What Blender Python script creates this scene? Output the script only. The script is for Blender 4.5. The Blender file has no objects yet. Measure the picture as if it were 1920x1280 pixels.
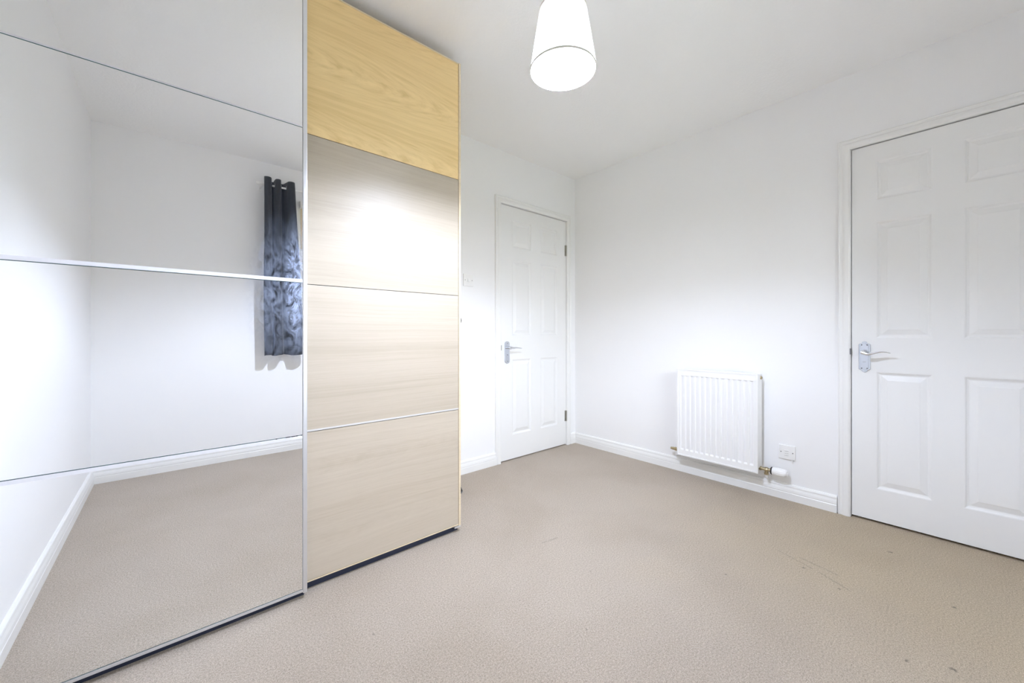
import bpy, bmesh, math, random
from mathutils import Vector, Matrix
random.seed(7)
S = bpy.context.scene
C = S.collection
PI = math.pi

# ------------------------------------------------------------ camera, sky, exposure
cam_d = bpy.data.cameras.new('camera')
cam = bpy.data.objects.new('camera', cam_d)
C.objects.link(cam)
cam.location = (0, 0, 1.0)
cam.rotation_euler = (PI / 2, 0, -math.radians(41.1085))
cam_d.sensor_width = 36.0
cam_d.lens = 36.0 * 733.14 / 1920.0
cam_d.shift_y = -(640 - 625.54) / 1920.0
cam_d.clip_start = 0.02
S.camera = cam

W = bpy.data.worlds.new('overcast_sky')
S.world = W
W.use_nodes = True
wn = W.node_tree
bg = wn.nodes['Background']
SKY = 12.0
BULB = 2640.0
bg.inputs['Color'].default_value = (0.86, 0.93, 1.0, 1)
bg.inputs['Strength'].default_value = SKY

S.view_settings.view_transform = 'Standard'
S.view_settings.look = 'None'
S.view_settings.gamma = 1.0
S.view_settings.use_curve_mapping = False
S.view_settings.exposure = 0.46
S.cycles.max_bounces = 16
S.cycles.diffuse_bounces = 10
S.cycles.glossy_bounces = 8
S.cycles.transmission_bounces = 8
S.cycles.use_denoising = True
S.cycles.sample_clamp_indirect = 17.0
S.cycles.caustics_reflective = True
S.cycles.blur_glossy = 0.5

# ------------------------------------------------------------ dimensions (metres)
XL, XR = -0.400, 2.812          # left / right wall faces
YF, YB = -0.536, 2.338          # window wall / back wall faces
ZC = 2.42                       # ceiling
WIN = (0.868, 2.06, 0.93, 2.13)  # window opening x0,x1,z0,z1
D1 = (1.922, 2.684)             # back door leaf x
D2 = (-0.298, 0.390)            # right door leaf y

# portal in the window opening: guides the daylight, gives no light of its own
pl = bpy.data.lights.new('window_daylight', 'AREA')
pl.shape = 'RECTANGLE'
pl.size = WIN[1] - WIN[0]
pl.size_y = WIN[3] - WIN[2]
pl.cycles.is_portal = True
po = bpy.data.objects.new('window_daylight', pl)
po.location = ((WIN[0] + WIN[1]) / 2, YF - 0.262, (WIN[2] + WIN[3]) / 2)
C.objects.link(po)
po.rotation_euler = Vector((0, 1, 0)).to_track_quat('-Z', 'Y').to_euler()

# ------------------------------------------------------------ materials
def mat(name, col=(0.8, 0.8, 0.8), rough=0.5, metal=0.0, spec=0.5):
    m = bpy.data.materials.new(name)
    m.use_nodes = True
    b = m.node_tree.nodes['Principled BSDF']
    b.inputs['Base Color'].default_value = (*col, 1)
    b.inputs['Roughness'].default_value = rough
    b.inputs['Metallic'].default_value = metal
    b.inputs['Specular IOR Level'].default_value = spec
    return m


class NT:
    """tiny node helper"""
    def __init__(s, m):
        s.m = m
        s.t = m.node_tree
        s.b = s.t.nodes['Principled BSDF']
        s.co = s.t.nodes.new('ShaderNodeTexCoord').outputs['Object']

    def n(s, kind, **kw):
        nd = s.t.nodes.new('ShaderNode' + kind)
        for k, v in kw.items():
            if k.startswith('i_'):
                nd.inputs[k[2:]].default_value = v
            else:
                setattr(nd, k, v)
        return nd

    def l(s, a, b):
        s.t.links.new(a, b)

    def map(s, scale=(1, 1, 1), loc=(0, 0, 0), src=None):
        nd = s.n('Mapping')
        nd.inputs['Scale'].default_value = scale
        nd.inputs['Location'].default_value = loc
        s.l(src or s.co, nd.inputs['Vector'])
        return nd.outputs[0]

    def noise(s, vec, scale, detail=4, rough=0.5, dist=0.0):
        nd = s.n('TexNoise')
        nd.inputs['Scale'].default_value = scale
        nd.inputs['Detail'].default_value = detail
        nd.inputs['Roughness'].default_value = rough
        nd.inputs['Distortion'].default_value = dist
        s.l(vec, nd.inputs['Vector'])
        return nd.outputs['Fac']

    def ramp(s, fac, stops):
        nd = s.n('ValToRGB')
        e = nd.color_ramp.elements
        while len(e) < len(stops):
            e.new(0.5)
        for q, (p, c) in zip(e, stops):
            q.position = p
            q.color = (*c, 1) if len(c) == 3 else c
        s.l(fac, nd.inputs['Fac'])
        return nd.outputs['Color']

    def math(s, op, a, b=None, clamp=False):
        nd = s.n('Math', operation=op, use_clamp=clamp)
        for i, v in enumerate((a, b)):
            if v is None:
                continue
            if hasattr(v, 'links') or hasattr(v, 'is_linked'):
                s.l(v, nd.inputs[i])
            else:
                nd.inputs[i].default_value = v
        return nd.outputs[0]

    def mix(s, fac, a, b, blend='MIX'):
        nd = s.n('MixRGB', blend_type=blend)
        for k, v in (('Fac', fac), ('Color1', a), ('Color2', b)):
            if hasattr(v, 'is_linked'):
                s.l(v, nd.inputs[k])
            elif isinstance(v, (int, float)):
                nd.inputs[k].default_value = v
            else:
                nd.inputs[k].default_value = (*v, 1)
        return nd.outputs[0]

    def bump(s, h, strength, dist):
        nd = s.n('Bump')
        nd.inputs['Strength'].default_value = strength
        nd.inputs['Distance'].default_value = dist
        s.l(h, nd.inputs['Height'])
        s.l(nd.outputs[0], s.b.inputs['Normal'])


def wall_mat(name, col, scale, strength, rough=0.85):
    m = mat(name, col, rough, spec=0.25)
    t = NT(m)
    t.bump(t.noise(t.co, scale, 3, 0.6), strength, 0.002)
    return m


M = {}
M['wall'] = wall_mat('wall_paint', (0.885, 0.885, 0.885), 90, 0.12)
M['ceiling'] = wall_mat('stippled_ceiling_paint', (0.91, 0.91, 0.905), 75, 0.7)
M['gloss'] = mat('white_gloss_paint', (0.86, 0.86, 0.845), 0.28)


def door_paint():
    m = mat('white_woodgrain_door_paint', (0.85, 0.852, 0.842), 0.36)
    t = NT(m)
    t.bump(t.noise(t.map((90, 90, 3)), 1.0, 4, 0.6, 0.4), 0.10, 0.001)
    return m


M['door'] = door_paint()
M['radiator'] = mat('white_radiator_enamel', (0.86, 0.86, 0.855), 0.45)
M['plastic'] = mat('white_plastic', (0.86, 0.86, 0.85), 0.3)
M['grey_line'] = mat('grey_recess_line', (0.35, 0.35, 0.35), 0.6)
M['chrome'] = mat('satin_chrome', (0.62, 0.65, 0.70), 0.22, 1.0)
M['chrome_bright'] = mat('polished_chrome', (0.75, 0.76, 0.78), 0.10, 1.0)
M['steel'] = mat('dull_steel', (0.50, 0.49, 0.45), 0.4, 1.0)
M['brass'] = mat('tarnished_brass', (0.50, 0.42, 0.27), 0.35, 1.0)
M['screw'] = mat('dark_screw', (0.22, 0.22, 0.22), 0.45, 0.8)
M['black'] = mat('black_rubber', (0.015, 0.016, 0.018), 0.45)
M['alu'] = mat('satin_aluminium', (0.80, 0.81, 0.84), 0.32, 0.85)
M['strip'] = mat('pale_strip_aluminium', (0.76, 0.76, 0.79), 0.45, 0.35)
M['oak_strip'] = mat('dull_joint_strip', (0.60, 0.585, 0.56), 0.5, 0.2)
M['dark'] = mat('dark_gap', (0.03, 0.03, 0.032), 0.8)
M['glass_edge'] = mat('green_glass_edge', (0.10, 0.20, 0.20), 0.25)
M['plinth_shade'] = mat('shade_navy_plinth', (0.020, 0.027, 0.055), 0.6)  # navy stands in for the shade in the gap under the doors
M['curtain_rail'] = mat('white_rail_enamel', (0.86, 0.86, 0.84), 0.3)
M['seal'] = mat('blackened_seal', (0.02, 0.02, 0.03), 0.7)


def carpet():
    m = mat('beige_loop_carpet', (0.5, 0.44, 0.38), 0.95, spec=0.1)
    t = NT(m)
    m.node_tree.nodes['Principled BSDF'].inputs['Sheen Weight'].default_value = 0.15
    fine = t.noise(t.co, 430, 2, 0.7)
    mid = t.noise(t.co, 170, 4, 0.75)
    big = t.noise(t.map((1.0, 1.0, 1.0)), 1.6, 5, 0.55, 0.3)
    f = t.math('ADD', t.math('MULTIPLY', fine, 0.55), t.math('MULTIPLY', mid, 0.45))
    col = t.ramp(f, [(0.36, (0.235, 0.190, 0.145)), (0.47, (0.455, 0.387, 0.312)), (0.55, (0.575, 0.496, 0.408)), (0.66, (0.820, 0.730, 0.620))])
    wear = t.ramp(big, [(0.32, (0.90, 0.885, 0.86)), (0.55, (1, 1, 1)), (0.72, (1.0, 1.0, 1.0))])
    col = t.mix(1.0, col, wear, 'MULTIPLY')
    # warmer light towards the nearer door, painted into the pile as tan
    dd = t.n('VectorMath', operation='DISTANCE')
    t.l(t.co, dd.inputs[0])
    dd.inputs[1].default_value = (2.55, -0.15, 0)
    warm_tint = t.math('MULTIPLY', t.math('SUBTRACT', t.math('ADD', 1.45, t.math('MULTIPLY', t.math('SUBTRACT', big, 0.5), 1.2)), dd.outputs['Value']), 1.1, True)
    col = t.mix(warm_tint, col, t.mix(1.0, col, (1.0, 0.955, 0.82), 'MULTIPLY'))
    # brushed darker streaks left in the pile
    st = t.noise(t.map((2.2, 34, 1), (0.3, 0.1, 0)), 1.0, 5, 0.62, 0.6)
    stm = t.ramp(st, [(0.64, (0, 0, 0)), (0.76, (0.22, 0.22, 0.22))])
    col = t.mix(stm, col, (0.26, 0.22, 0.17))
    # individual trodden-in spots and a pair of drag marks
    spots = [(1.975, 0.314, .008), (2.159, 0.014, .009), (1.756, 0.014, .010), (2.039, 0.44, .008), (1.697, 0.108, .007),
             (2.484, 0.209, .010), (0.508, 1.284, .006), (1.74, 0.64, .006), (1.06, 0.83, .005), (1.33, 1.02, .006)]
    jig = t.n('VectorMath', operation='ADD')
    wob = t.n('VectorMath', operation='SCALE')
    nz = t.n('TexNoise')
    nz.inputs['Scale'].default_value = 90
    t.l(t.co, nz.inputs['Vector'])
    cen = t.n('VectorMath', operation='SUBTRACT')
    t.l(nz.outputs['Color'], cen.inputs[0])
    cen.inputs[1].default_value = (0.5, 0.5, 0.5)
    t.l(cen.outputs[0], wob.inputs[0])
    wob.inputs['Scale'].default_value = 0.02
    t.l(t.co, jig.inputs[0])
    t.l(wob.outputs[0], jig.inputs[1])
    acc = None
    for x, y, r in spots:
        d = t.n('VectorMath', operation='DISTANCE')
        t.l(jig.outputs[0], d.inputs[0])
        d.inputs[1].default_value = (x, y, 0)
        k = t.math('MULTIPLY', t.math('SUBTRACT', r, d.outputs['Value']), 1.0 / r * 1.4, True)
        acc = k if acc is None else t.math('MAXIMUM', acc, k)
    for (x0, y0), (x1, y1) in (((2.113, 0.55), (2.060, 0.415)), ((2.05, 0.39), (1.991, 0.28)), ((2.119, 0.47), (2.083, 0.33)), ((1.334, 1.315), (1.428, 1.298))):
        L = math.hypot(x1 - x0, y1 - y0)
        a = math.atan2(y1 - y0, x1 - x0)
        sh = t.n('VectorMath', operation='SUBTRACT')
        t.l(jig.outputs[0], sh.inputs[0])
        sh.inputs[1].default_value = ((x0 + x1) / 2, (y0 + y1) / 2, 0)
        ro = t.n('VectorRotate', rotation_type='Z_AXIS')
        ro.inputs['Angle'].default_value = -a
        t.l(sh.outputs[0], ro.inputs['Vector'])
        sp = t.n('SeparateXYZ')
        t.l(ro.outputs[0], sp.inputs[0])
        ex = t.math('SUBTRACT', t.math('ABSOLUTE', sp.outputs[0]), L / 2)
        ey = t.math('SUBTRACT', t.math('ABSOLUTE', sp.outputs[1]), 0.001)
        e = t.math('MAXIMUM', ex, ey)
        k = t.math('MULTIPLY', t.math('SUBTRACT', 0.0045, e), 160.0, True)
        acc = t.math('MAXIMUM', acc, t.math('MULTIPLY', k, 0.55))
    col = t.mix(t.math('MULTIPLY', acc, 0.75), col, (0.12, 0.10, 0.075))
    t.l(col, t.b.inputs['Base Color'])
    t.bump(f, 0.9, 0.006)
    return m


M['carpet'] = carpet()


def oak(name, light, dark, seed, cathedral=0.0, rough=0.42):
    m = mat(name, light, rough)
    t = NT(m)
    v0 = t.map((1, 1, 1), (seed * 1.7, 0, seed * 0.83))
    # slow wander of the grain along the board, stretched lengthwise
    wv = t.noise(t.map((0.9, 1, 2.6), src=v0), 1.0, 2, 0.45)
    sep = t.n('SeparateXYZ')
    t.l(v0, sep.inputs[0])
    warp = t.math('MULTIPLY', t.math('SUBTRACT', wv, 0.5), 0.05 + 0.4 * cathedral)
    zz = t.math('ADD', sep.outputs[2], warp)
    cmb = t.n('CombineXYZ')
    t.l(sep.outputs[0], cmb.inputs[0])
    t.l(zz, cmb.inputs[2])
    v = cmb.outputs[0]
    bands = t.noise(t.map((0.35, 1, 9), src=v), 1.0, 3, 0.5)
    rings = t.noise(t.map((0.25, 1, 60), src=v), 1.0, 3, 0.6)
    grain = t.noise(t.map((2.5, 1, 170), src=v), 1.0, 3, 0.6)
    pores = t.noise(t.map((9.0, 1, 380), src=v), 1.0, 2, 0.5)
    f = t.math('ADD', t.math('ADD', t.math('MULTIPLY', bands, 0.45), t.math('MULTIPLY', rings, 0.30 + cathedral)), t.math('MULTIPLY', grain, 0.25))
    f = t.math('DIVIDE', f, 1.0 + cathedral)
    if cathedral > 0:
        # nested arches along the middle of each veneer leaf (0.29 m repeat)
        lz = t.math('SUBTRACT', t.math('FRACT', t.math('DIVIDE', t.math('ADD', sep.outputs[2], warp), 0.293)), 0.45)
        lz = t.math('MULTIPLY', lz, 0.293)
        q = t.math('ADD', t.math('MULTIPLY', t.math('MULTIPLY', lz, lz), 38.0), sep.outputs[0])
        qq = t.n('CombineXYZ')
        t.l(q, qq.inputs[0])
        t.l(t.math('MULTIPLY', lz, 2.0), qq.inputs[2])
        arch = t.noise(qq.outputs[0], 15.0, 3, 0.6, 0.25)
        near = t.math('SUBTRACT', 1.0, t.math('MULTIPLY', t.math('ABSOLUTE', lz), 6.5), True)
        k = t.math('MULTIPLY', near, min(1.0, cathedral * 4.5))
        f = t.math('ADD', t.math('MULTIPLY', f, t.math('SUBTRACT', 1.0, k)), t.math('MULTIPLY', arch, k))
    col = t.ramp(f, [(0.36, dark), (0.50, tuple(a * 0.65 + b * 0.35 for a, b in zip(light, dark))), (0.62, light)])
    pm = t.ramp(pores, [(0.58, (0, 0, 0)), (0.74, (0.35, 0.35, 0.35))])
    col = t.mix(pm, col, tuple(c * 0.84 for c in dark))
    t.l(col, t.b.inputs['Base Color'])
    t.bump(grain, 0.06, 0.001)
    return m


OAKS = [  # pale tones grow darker nearer the lamp, offsetting its hot spot in colour
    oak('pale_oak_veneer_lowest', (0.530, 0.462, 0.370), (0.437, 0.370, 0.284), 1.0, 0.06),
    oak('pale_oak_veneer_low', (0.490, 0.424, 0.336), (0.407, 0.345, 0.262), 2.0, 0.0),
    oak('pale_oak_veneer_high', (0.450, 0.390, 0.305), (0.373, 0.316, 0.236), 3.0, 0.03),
    oak('honey_oak_veneer', (0.86, 0.64, 0.315), (0.70, 0.495, 0.215), 4.0, 0.18),
]
M['oak_edge'] = oak('oak_side_foil', (0.76, 0.64, 0.46), (0.64, 0.52, 0.34), 5.0)


def mirror():
    m = bpy.data.materials.new('silvered_mirror_with_smears')
    m.use_nodes = True
    t = NT(m)
    b = t.b
    b.inputs['Base Color'].default_value = (0.965, 0.972, 0.965, 1)
    b.inputs['Metallic'].default_value = 1.0
    b.inputs['Roughness'].default_value = 0.0
    sm = t.n('BsdfDiffuse')
    sm.inputs['Color'].default_value = (0.62, 0.72, 0.95, 1)
    # finger smears and dust: strongest beside the door edge at hand height
    def blob(cx, cz, rx, rz):
        v = t.map((1 / rx, 0, 1 / rz), (-cx / rx, 0, -cz / rz))
        ln = t.n('VectorMath', operation='LENGTH')
        t.l(v, ln.inputs[0])
        return t.math('SUBTRACT', 1.0, ln.outputs['Value'], True)
    zone = t.math('MAXIMUM', blob(0.352 - 0.357, 1.165, 0.055, 0.29), t.math('MULTIPLY', blob(0.285 - 0.357, 1.14, 0.10, 0.30), 0.40))
    swirl = t.noise(t.map((9, 1, 5)), 3.0, 6, 0.68, 2.2)
    swirl = t.ramp(swirl, [(0.36, (0, 0, 0)), (0.62, (1, 1, 1))])
    fac = t.math('MULTIPLY', t.math('MULTIPLY', zone, 0.75), swirl)
    dust = t.noise(t.co, 420, 2, 0.5)
    dust = t.math('MULTIPLY', t.ramp(dust, [(0.70, (0, 0, 0)), (0.78, (1, 1, 1))]), t.math('MULTIPLY', zone, 0.5))
    fac = t.math('ADD', t.math('ADD', fac, dust), 0.012, True)
    mx = t.n('MixShader')
    t.l(fac, mx.inputs[0])
    t.l(b.outputs[0], mx.inputs[1])
    t.l(sm.outputs[0], mx.inputs[2])
    t.l(mx.outputs[0], t.t.nodes['Material Output'].inputs[0])
    return m


M['mirror'] = mirror()


def cloth(name, col, trans, weave):
    m = bpy.data.materials.new(name)
    m.use_nodes = True
    t = NT(m)
    t.b.inputs['Base Color'].default_value = (*col, 1)
    t.b.inputs['Roughness'].default_value = 0.9
    t.b.inputs['Specular IOR Level'].default_value = 0.1
    if weave:
        t.bump(t.noise(t.map((1, 1, 0.35)), weave, 2, 0.5), 0.15, 0.0008)
    tr = t.n('BsdfTranslucent')
    tr.inputs['Color'].default_value = (*col, 1)
    mx = t.n('MixShader')
    mx.inputs[0].default_value = trans
    t.l(t.b.outputs[0], mx.inputs[1])
    t.l(tr.outputs[0], mx.inputs[2])
    t.l(mx.outputs[0], t.t.nodes['Material Output'].inputs[0])
    return m


M['shade'] = cloth('off_white_shade_fabric', (0.88, 0.865, 0.825), 0.15, 0)
M['blind'] = cloth('cream_blind_fabric', (0.78, 0.70, 0.52), 0.35, 400)
M['curtain'] = mat('charcoal_curtain_fabric', (0.035, 0.037, 0.042), 0.85, spec=0.15)
_t = NT(M['curtain'])
_t.bump(_t.noise(_t.map((1, 1, 0.5)), 700, 2, 0.5), 0.3, 0.001)
M['curtain'].node_tree.nodes['Principled BSDF'].inputs['Sheen Weight'].default_value = 0.15

mb = bpy.data.materials.new('lit_bulb_glass')
mb.use_nodes = True
pb = mb.node_tree.nodes['Principled BSDF']
pb.inputs['Base Color'].default_value = (0.9, 0.9, 0.9, 1)
pb.inputs['Emission Color'].default_value = (0.88, 0.985, 1.25, 1)
pb.inputs['Emission Strength'].default_value = BULB
M['bulb'] = mb

mg = bpy.data.materials.new('window_glass')
mg.use_nodes = True
nt = mg.node_tree
for n_ in list(nt.nodes):
    if n_.type == 'BSDF_PRINCIPLED':
        nt.nodes.remove(n_)
g1 = nt.nodes.new('ShaderNodeBsdfTransparent')
g2 = nt.nodes.new('ShaderNodeBsdfGlossy')
g2.inputs['Roughness'].default_value = 0.0
gm = nt.nodes.new('ShaderNodeMixShader')
fr = nt.nodes.new('ShaderNodeFresnel')
fr.inputs['IOR'].default_value = 1.45
nt.links.new(fr.outputs[0], gm.inputs[0])
nt.links.new(g1.outputs[0], gm.inputs[1])
nt.links.new(g2.outputs[0], gm.inputs[2])
nt.links.new(gm.outputs[0], nt.nodes['Material Output'].inputs[0])
M['glass'] = mg

# ------------------------------------------------------------ mesh helpers
def box(bm, x0, x1, y0, y1, z0, z1, bev=0.0, seg=2):
    vs = [bm.verts.new((x, y, z)) for x in (x0, x1) for y in (y0, y1) for z in (z0, z1)]
    idx = [(0, 1, 3, 2), (4, 6, 7, 5), (0, 4, 5, 1), (2, 3, 7, 6), (0, 2, 6, 4), (1, 5, 7, 3)]
    fs = [bm.faces.new([vs[i] for i in q]) for q in idx]
    if bev > 0:
        es = list({e for f in fs for e in f.edges})
        bmesh.ops.bevel(bm, geom=es, offset=bev, segments=seg, affect='EDGES', profile=0.6)
    return bm


def lathe(bm, prof, org=(0, 0, 0), axis='Z', n=32):
    """prof: (radius, height) pairs; spun about the axis through org"""
    org = Vector(org)
    rings = []
    for r, h in prof:
        ring = []
        if r < 1e-6:
            p = {'Z': Vector((0, 0, h)), 'X': Vector((h, 0, 0)), 'Y': Vector((0, h, 0))}[axis]
            ring = [bm.verts.new(org + p)]
        else:
            for i in range(n):
                a = 2 * PI * i / n
                c, s = r * math.cos(a), r * math.sin(a)
                p = {'Z': Vector((c, s, h)), 'X': Vector((h, c, s)), 'Y': Vector((s, h, c))}[axis]
                ring.append(bm.verts.new(org + p))
        rings.append(ring)
    for A, B in zip(rings, rings[1:]):
        for i in range(n):
            j = (i + 1) % n
            if len(A) == 1 and len(B) == 1:
                continue
            if len(A) == 1:
                bm.faces.new((A[0], B[i], B[j]))
            elif len(B) == 1:
                bm.faces.new((A[i], A[j], B[0]))
            else:
                bm.faces.new((A[i], A[j], B[j], B[i]))
    return bm


def tube(bm, pts, radii, n=12, flat=None):
    """swept round (or flattened) section along pts, capped"""
    pts = [Vector(p) for p in pts]
    if not isinstance(radii, (list, tuple)):
        radii = [radii] * len(pts)
    rings = []
    up = Vector((0, 0, 1))
    for i, p in enumerate(pts):
        d = (pts[min(i + 1, len(pts) - 1)] - pts[max(i - 1, 0)]).normalized()
        u = up if abs(d.dot(up)) < 0.9 else Vector((1, 0, 0))
        s = d.cross(u).normalized()
        w = s.cross(d).normalized()
        k = flat[i] if flat else 1.0
        rings.append([bm.verts.new(p + s * radii[i] * math.cos(2 * PI * j / n) + w * radii[i] * k * math.sin(2 * PI * j / n)) for j in range(n)])
    for A, B in zip(rings, rings[1:]):
        for i in range(n):
            bm.faces.new((A[i], A[(i + 1) % n], B[(i + 1) % n], B[i]))
    bm.faces.new(rings[0][::-1])
    bm.faces.new(rings[-1])
    return bm


def extrude_profile(bm, prof, place, a0, a1):
    """closed profile polygon swept straight from a0 to a1; place(p,q,a) -> point"""
    A = [bm.verts.new(place(p, q, a0)) for p, q in prof]
    B = [bm.verts.new(place(p, q, a1)) for p, q in prof]
    n = len(prof)
    for i in range(n):
        j = (i + 1) % n
        bm.faces.new((A[i], A[j], B[j], B[i]))
    bm.faces.new(A[::-1])
    bm.faces.new(B)
    return bm


ORG = {}


def obj(name, bm, m, parent=None, smooth=None, kind=None, label=None):
    """links the bmesh (world coordinates) as one object; children share the root's origin"""
    bmesh.ops.recalc_face_normals(bm, faces=bm.faces)
    me = bpy.data.meshes.new(name)
    if parent is not None:
        o0 = ORG[parent.name]
    else:
        xs = [v.co for v in bm.verts]
        o0 = Vector(((min(v.x for v in xs) + max(v.x for v in xs)) / 2, (min(v.y for v in xs) + max(v.y for v in xs)) / 2, min(v.z for v in xs)))
    if kind == 'structure' and parent is None:
        o0 = Vector((0, 0, 0))
    bmesh.ops.translate(bm, verts=bm.verts, vec=-o0)
    bm.to_mesh(me)
    bm.free()
    if m is not None:
        me.materials.append(m)
    if smooth is not None:
        for p in me.polygons:
            p.use_smooth = True
        me.set_sharp_from_angle(angle=math.radians(smooth))
    o = bpy.data.objects.new(name, me)
    C.objects.link(o)
    ORG[o.name] = o0
    if parent is not None:
        o.parent = parent
    else:
        o.location = o0
    if kind:
        o['kind'] = kind
    if label:
        o['label'] = label
    return o


def thing(name, label, cat, loc, group=None):
    o = bpy.data.objects.new(name, None)
    o.empty_display_size = 0.05
    C.objects.link(o)
    o.location = loc
    ORG[o.name] = Vector(loc)
    o['label'] = label
    o['category'] = cat
    if group:
        o['group'] = group
    return o


def tag(o, label, cat):
    o['label'] = label
    o['category'] = cat
    return o


def B():
    return bmesh.new()


def struct(name, bm, m, label, smooth=None):
    return obj(name, bm, m, None, smooth, 'structure', label)


# ------------------------------------------------------------ room shell
T = 0.14
bm = B()
box(bm, XL - 0.3, XR + 0.3, YF - 0.4, YB + 0.3, -0.12, 0.0)
struct('floor', bm, M['carpet'], 'beige short pile carpet floor with faint dark marks')
bm = B()
box(bm, XL - 0.3, XR + 0.3, YF - 0.4, YB + 0.3, ZC, ZC + 0.12)
struct('ceiling', bm, M['ceiling'], 'white stippled ceiling')
bm = B()
box(bm, XL - T, XL, YF - 0.26, YB + T, 0, ZC)
struct('wall_left', bm, M['wall'], 'plain white wall seen only in the mirror')

GAP = 0.003
DZ1 = 2.008   # head of door openings
# back wall with the narrow door opening, closed off behind
bm = B()
ox0, ox1, oz = D1[0] - GAP, D1[1] + GAP, DZ1 + 0.004
box(bm, XL, ox0, YB, YB + T, 0, ZC)
box(bm, ox1, XR + T, YB, YB + T, 0, ZC)
box(bm, ox0, ox1, YB, YB + T, oz, ZC)
box(bm, ox0 - 0.05, ox1 + 0.05, YB + T, YB + T + 0.02, 0, oz + 0.05)
struct('wall_back', bm, M['wall'], 'white wall behind the wardrobe with the narrow door')
# right wall with the wide door opening
bm = B()
oy0, oy1 = D2[0] - GAP, D2[1] + GAP
box(bm, XR, XR + T, YF - 0.26, oy0, 0, ZC)
box(bm, XR, XR + T, oy1, YB, 0, ZC)
box(bm, XR, XR + T, oy0, oy1, oz, ZC)
box(bm, XR + T, XR + T + 0.02, oy0 - 0.05, oy1 + 0.05, 0, oz + 0.05)
struct('wall_right', bm, M['wall'], 'white wall with the radiator and the nearer door')
# window wall
bm = B()
wx0, wx1, wz0, wz1 = WIN
box(bm, XL, wx0, YF - 0.26, YF, 0, ZC)
box(bm, wx1, XR, YF - 0.26, YF, 0, ZC)
box(bm, wx0, wx1, YF - 0.26, YF, 0, wz0)
box(bm, wx0, wx1, YF - 0.26, YF, wz1, ZC)
struct('wall_front', bm, M['wall'], 'white window wall seen in the mirror')

# ------------------------------------------------------------ skirting boards
SK = [(0, 0), (0.017, 0), (0.017, 0.042), (0.0155, 0.0445), (0.0155, 0.048), (0.017, 0.050), (0.0155, 0.062), (0.0125, 0.072), (0.0115, 0.0755), (0.0115, 0.079), (0.0130, 0.081),
      (0.0115, 0.088), (0.007, 0.0935), (0.002, 0.095), (0, 0.095)]


def skirting(name, runs, label):
    bm = B()
    for place, a0, a1 in runs:
        extrude_profile(bm, SK, place, a0, a1)
    return struct(name, bm, M['gloss'], label)


skirting('baseboard_right', [(lambda p, q, a: (XR - p, a, q), 0.452, YB - 0.001),
                             (lambda p, q, a: (XR - p, a, q), YF, -0.361)], 'white moulded skirting under the radiator')
skirting('baseboard_back', [(lambda p, q, a: (a, YB - p, q), 1.13, 1.868),
                            (lambda p, q, a: (a, YB - p, q), 2.738, XR - 0.001)], 'white moulded skirting beside the narrow door')
skirting('baseboard_left', [(lambda p, q, a: (XL + p, a, q), YF, 1.55)], 'white moulded skirting seen in the mirror, left run')
skirting('baseboard_front', [(lambda p, q, a: (a, YF + p, q), XL, XR)], 'white moulded skirting seen in the mirror under the curtain')

# ------------------------------------------------------------ doors
ARCH = [(0, 0), (0, 0.013), (0.004, 0.016), (0.008, 0.013), (0.018, 0.0135), (0.024, 0.017), (0.030, 0.0185), (0.044, 0.0185), (0.049, 0.016), (0.053, 0.012), (0.053, 0)]


def architrave(name, place, a0, a1, ztop, label):
    """mitred three-sided moulding; profile (across, proud), place(along, proud, z)"""
    bm = B()
    w = 0.053
    path = [(a0 - w, 0.0), (a0 - w, ztop + w), (a1 + w, ztop + w), (a1 + w, 0.0)]
    ins = [(1, 0), (1, -1), (-1, -1), (-1, 0)]
    rings = []
    for (a, z), (ia, iz) in zip(path, ins):
        rings.append([bm.verts.new(place(a + ia * p, q, z + iz * p)) for p, q in ARCH])
    n = len(ARCH)
    for A, Bq in zip(rings, rings[1:]):
        for i in range(n):
            j = (i + 1) % n
            bm.faces.new((A[i], A[j], Bq[j], Bq[i]))
    bm.faces.new(rings[0])
    bm.faces.new(rings[-1][::-1])
    # door stop lining inside the opening, set back behind the leaf
    return struct(name, bm, M['gloss'], label)


def stop_lining(parent, place, a0, a1, ztop):
    bm = B()
    for (u0, u1, v0, v1) in ((a0 - 0.003, a0 + 0.012, 0, ztop), (a1 - 0.012, a1 + 0.003, 0, ztop), (a0 + 0.012, a1 - 0.012, ztop - 0.012, ztop + 0.003)):
        ps = [place(u, -d, v) for u in (u0, u1) for d in (0.060, 0.075) for v in (v0, v1)]
        xs, ys, zs = zip(*ps)
        box(bm, min(xs), max(xs), min(ys), max(ys), min(zs), max(zs))
    return obj('door_stop', bm, M['gloss'], parent)


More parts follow.
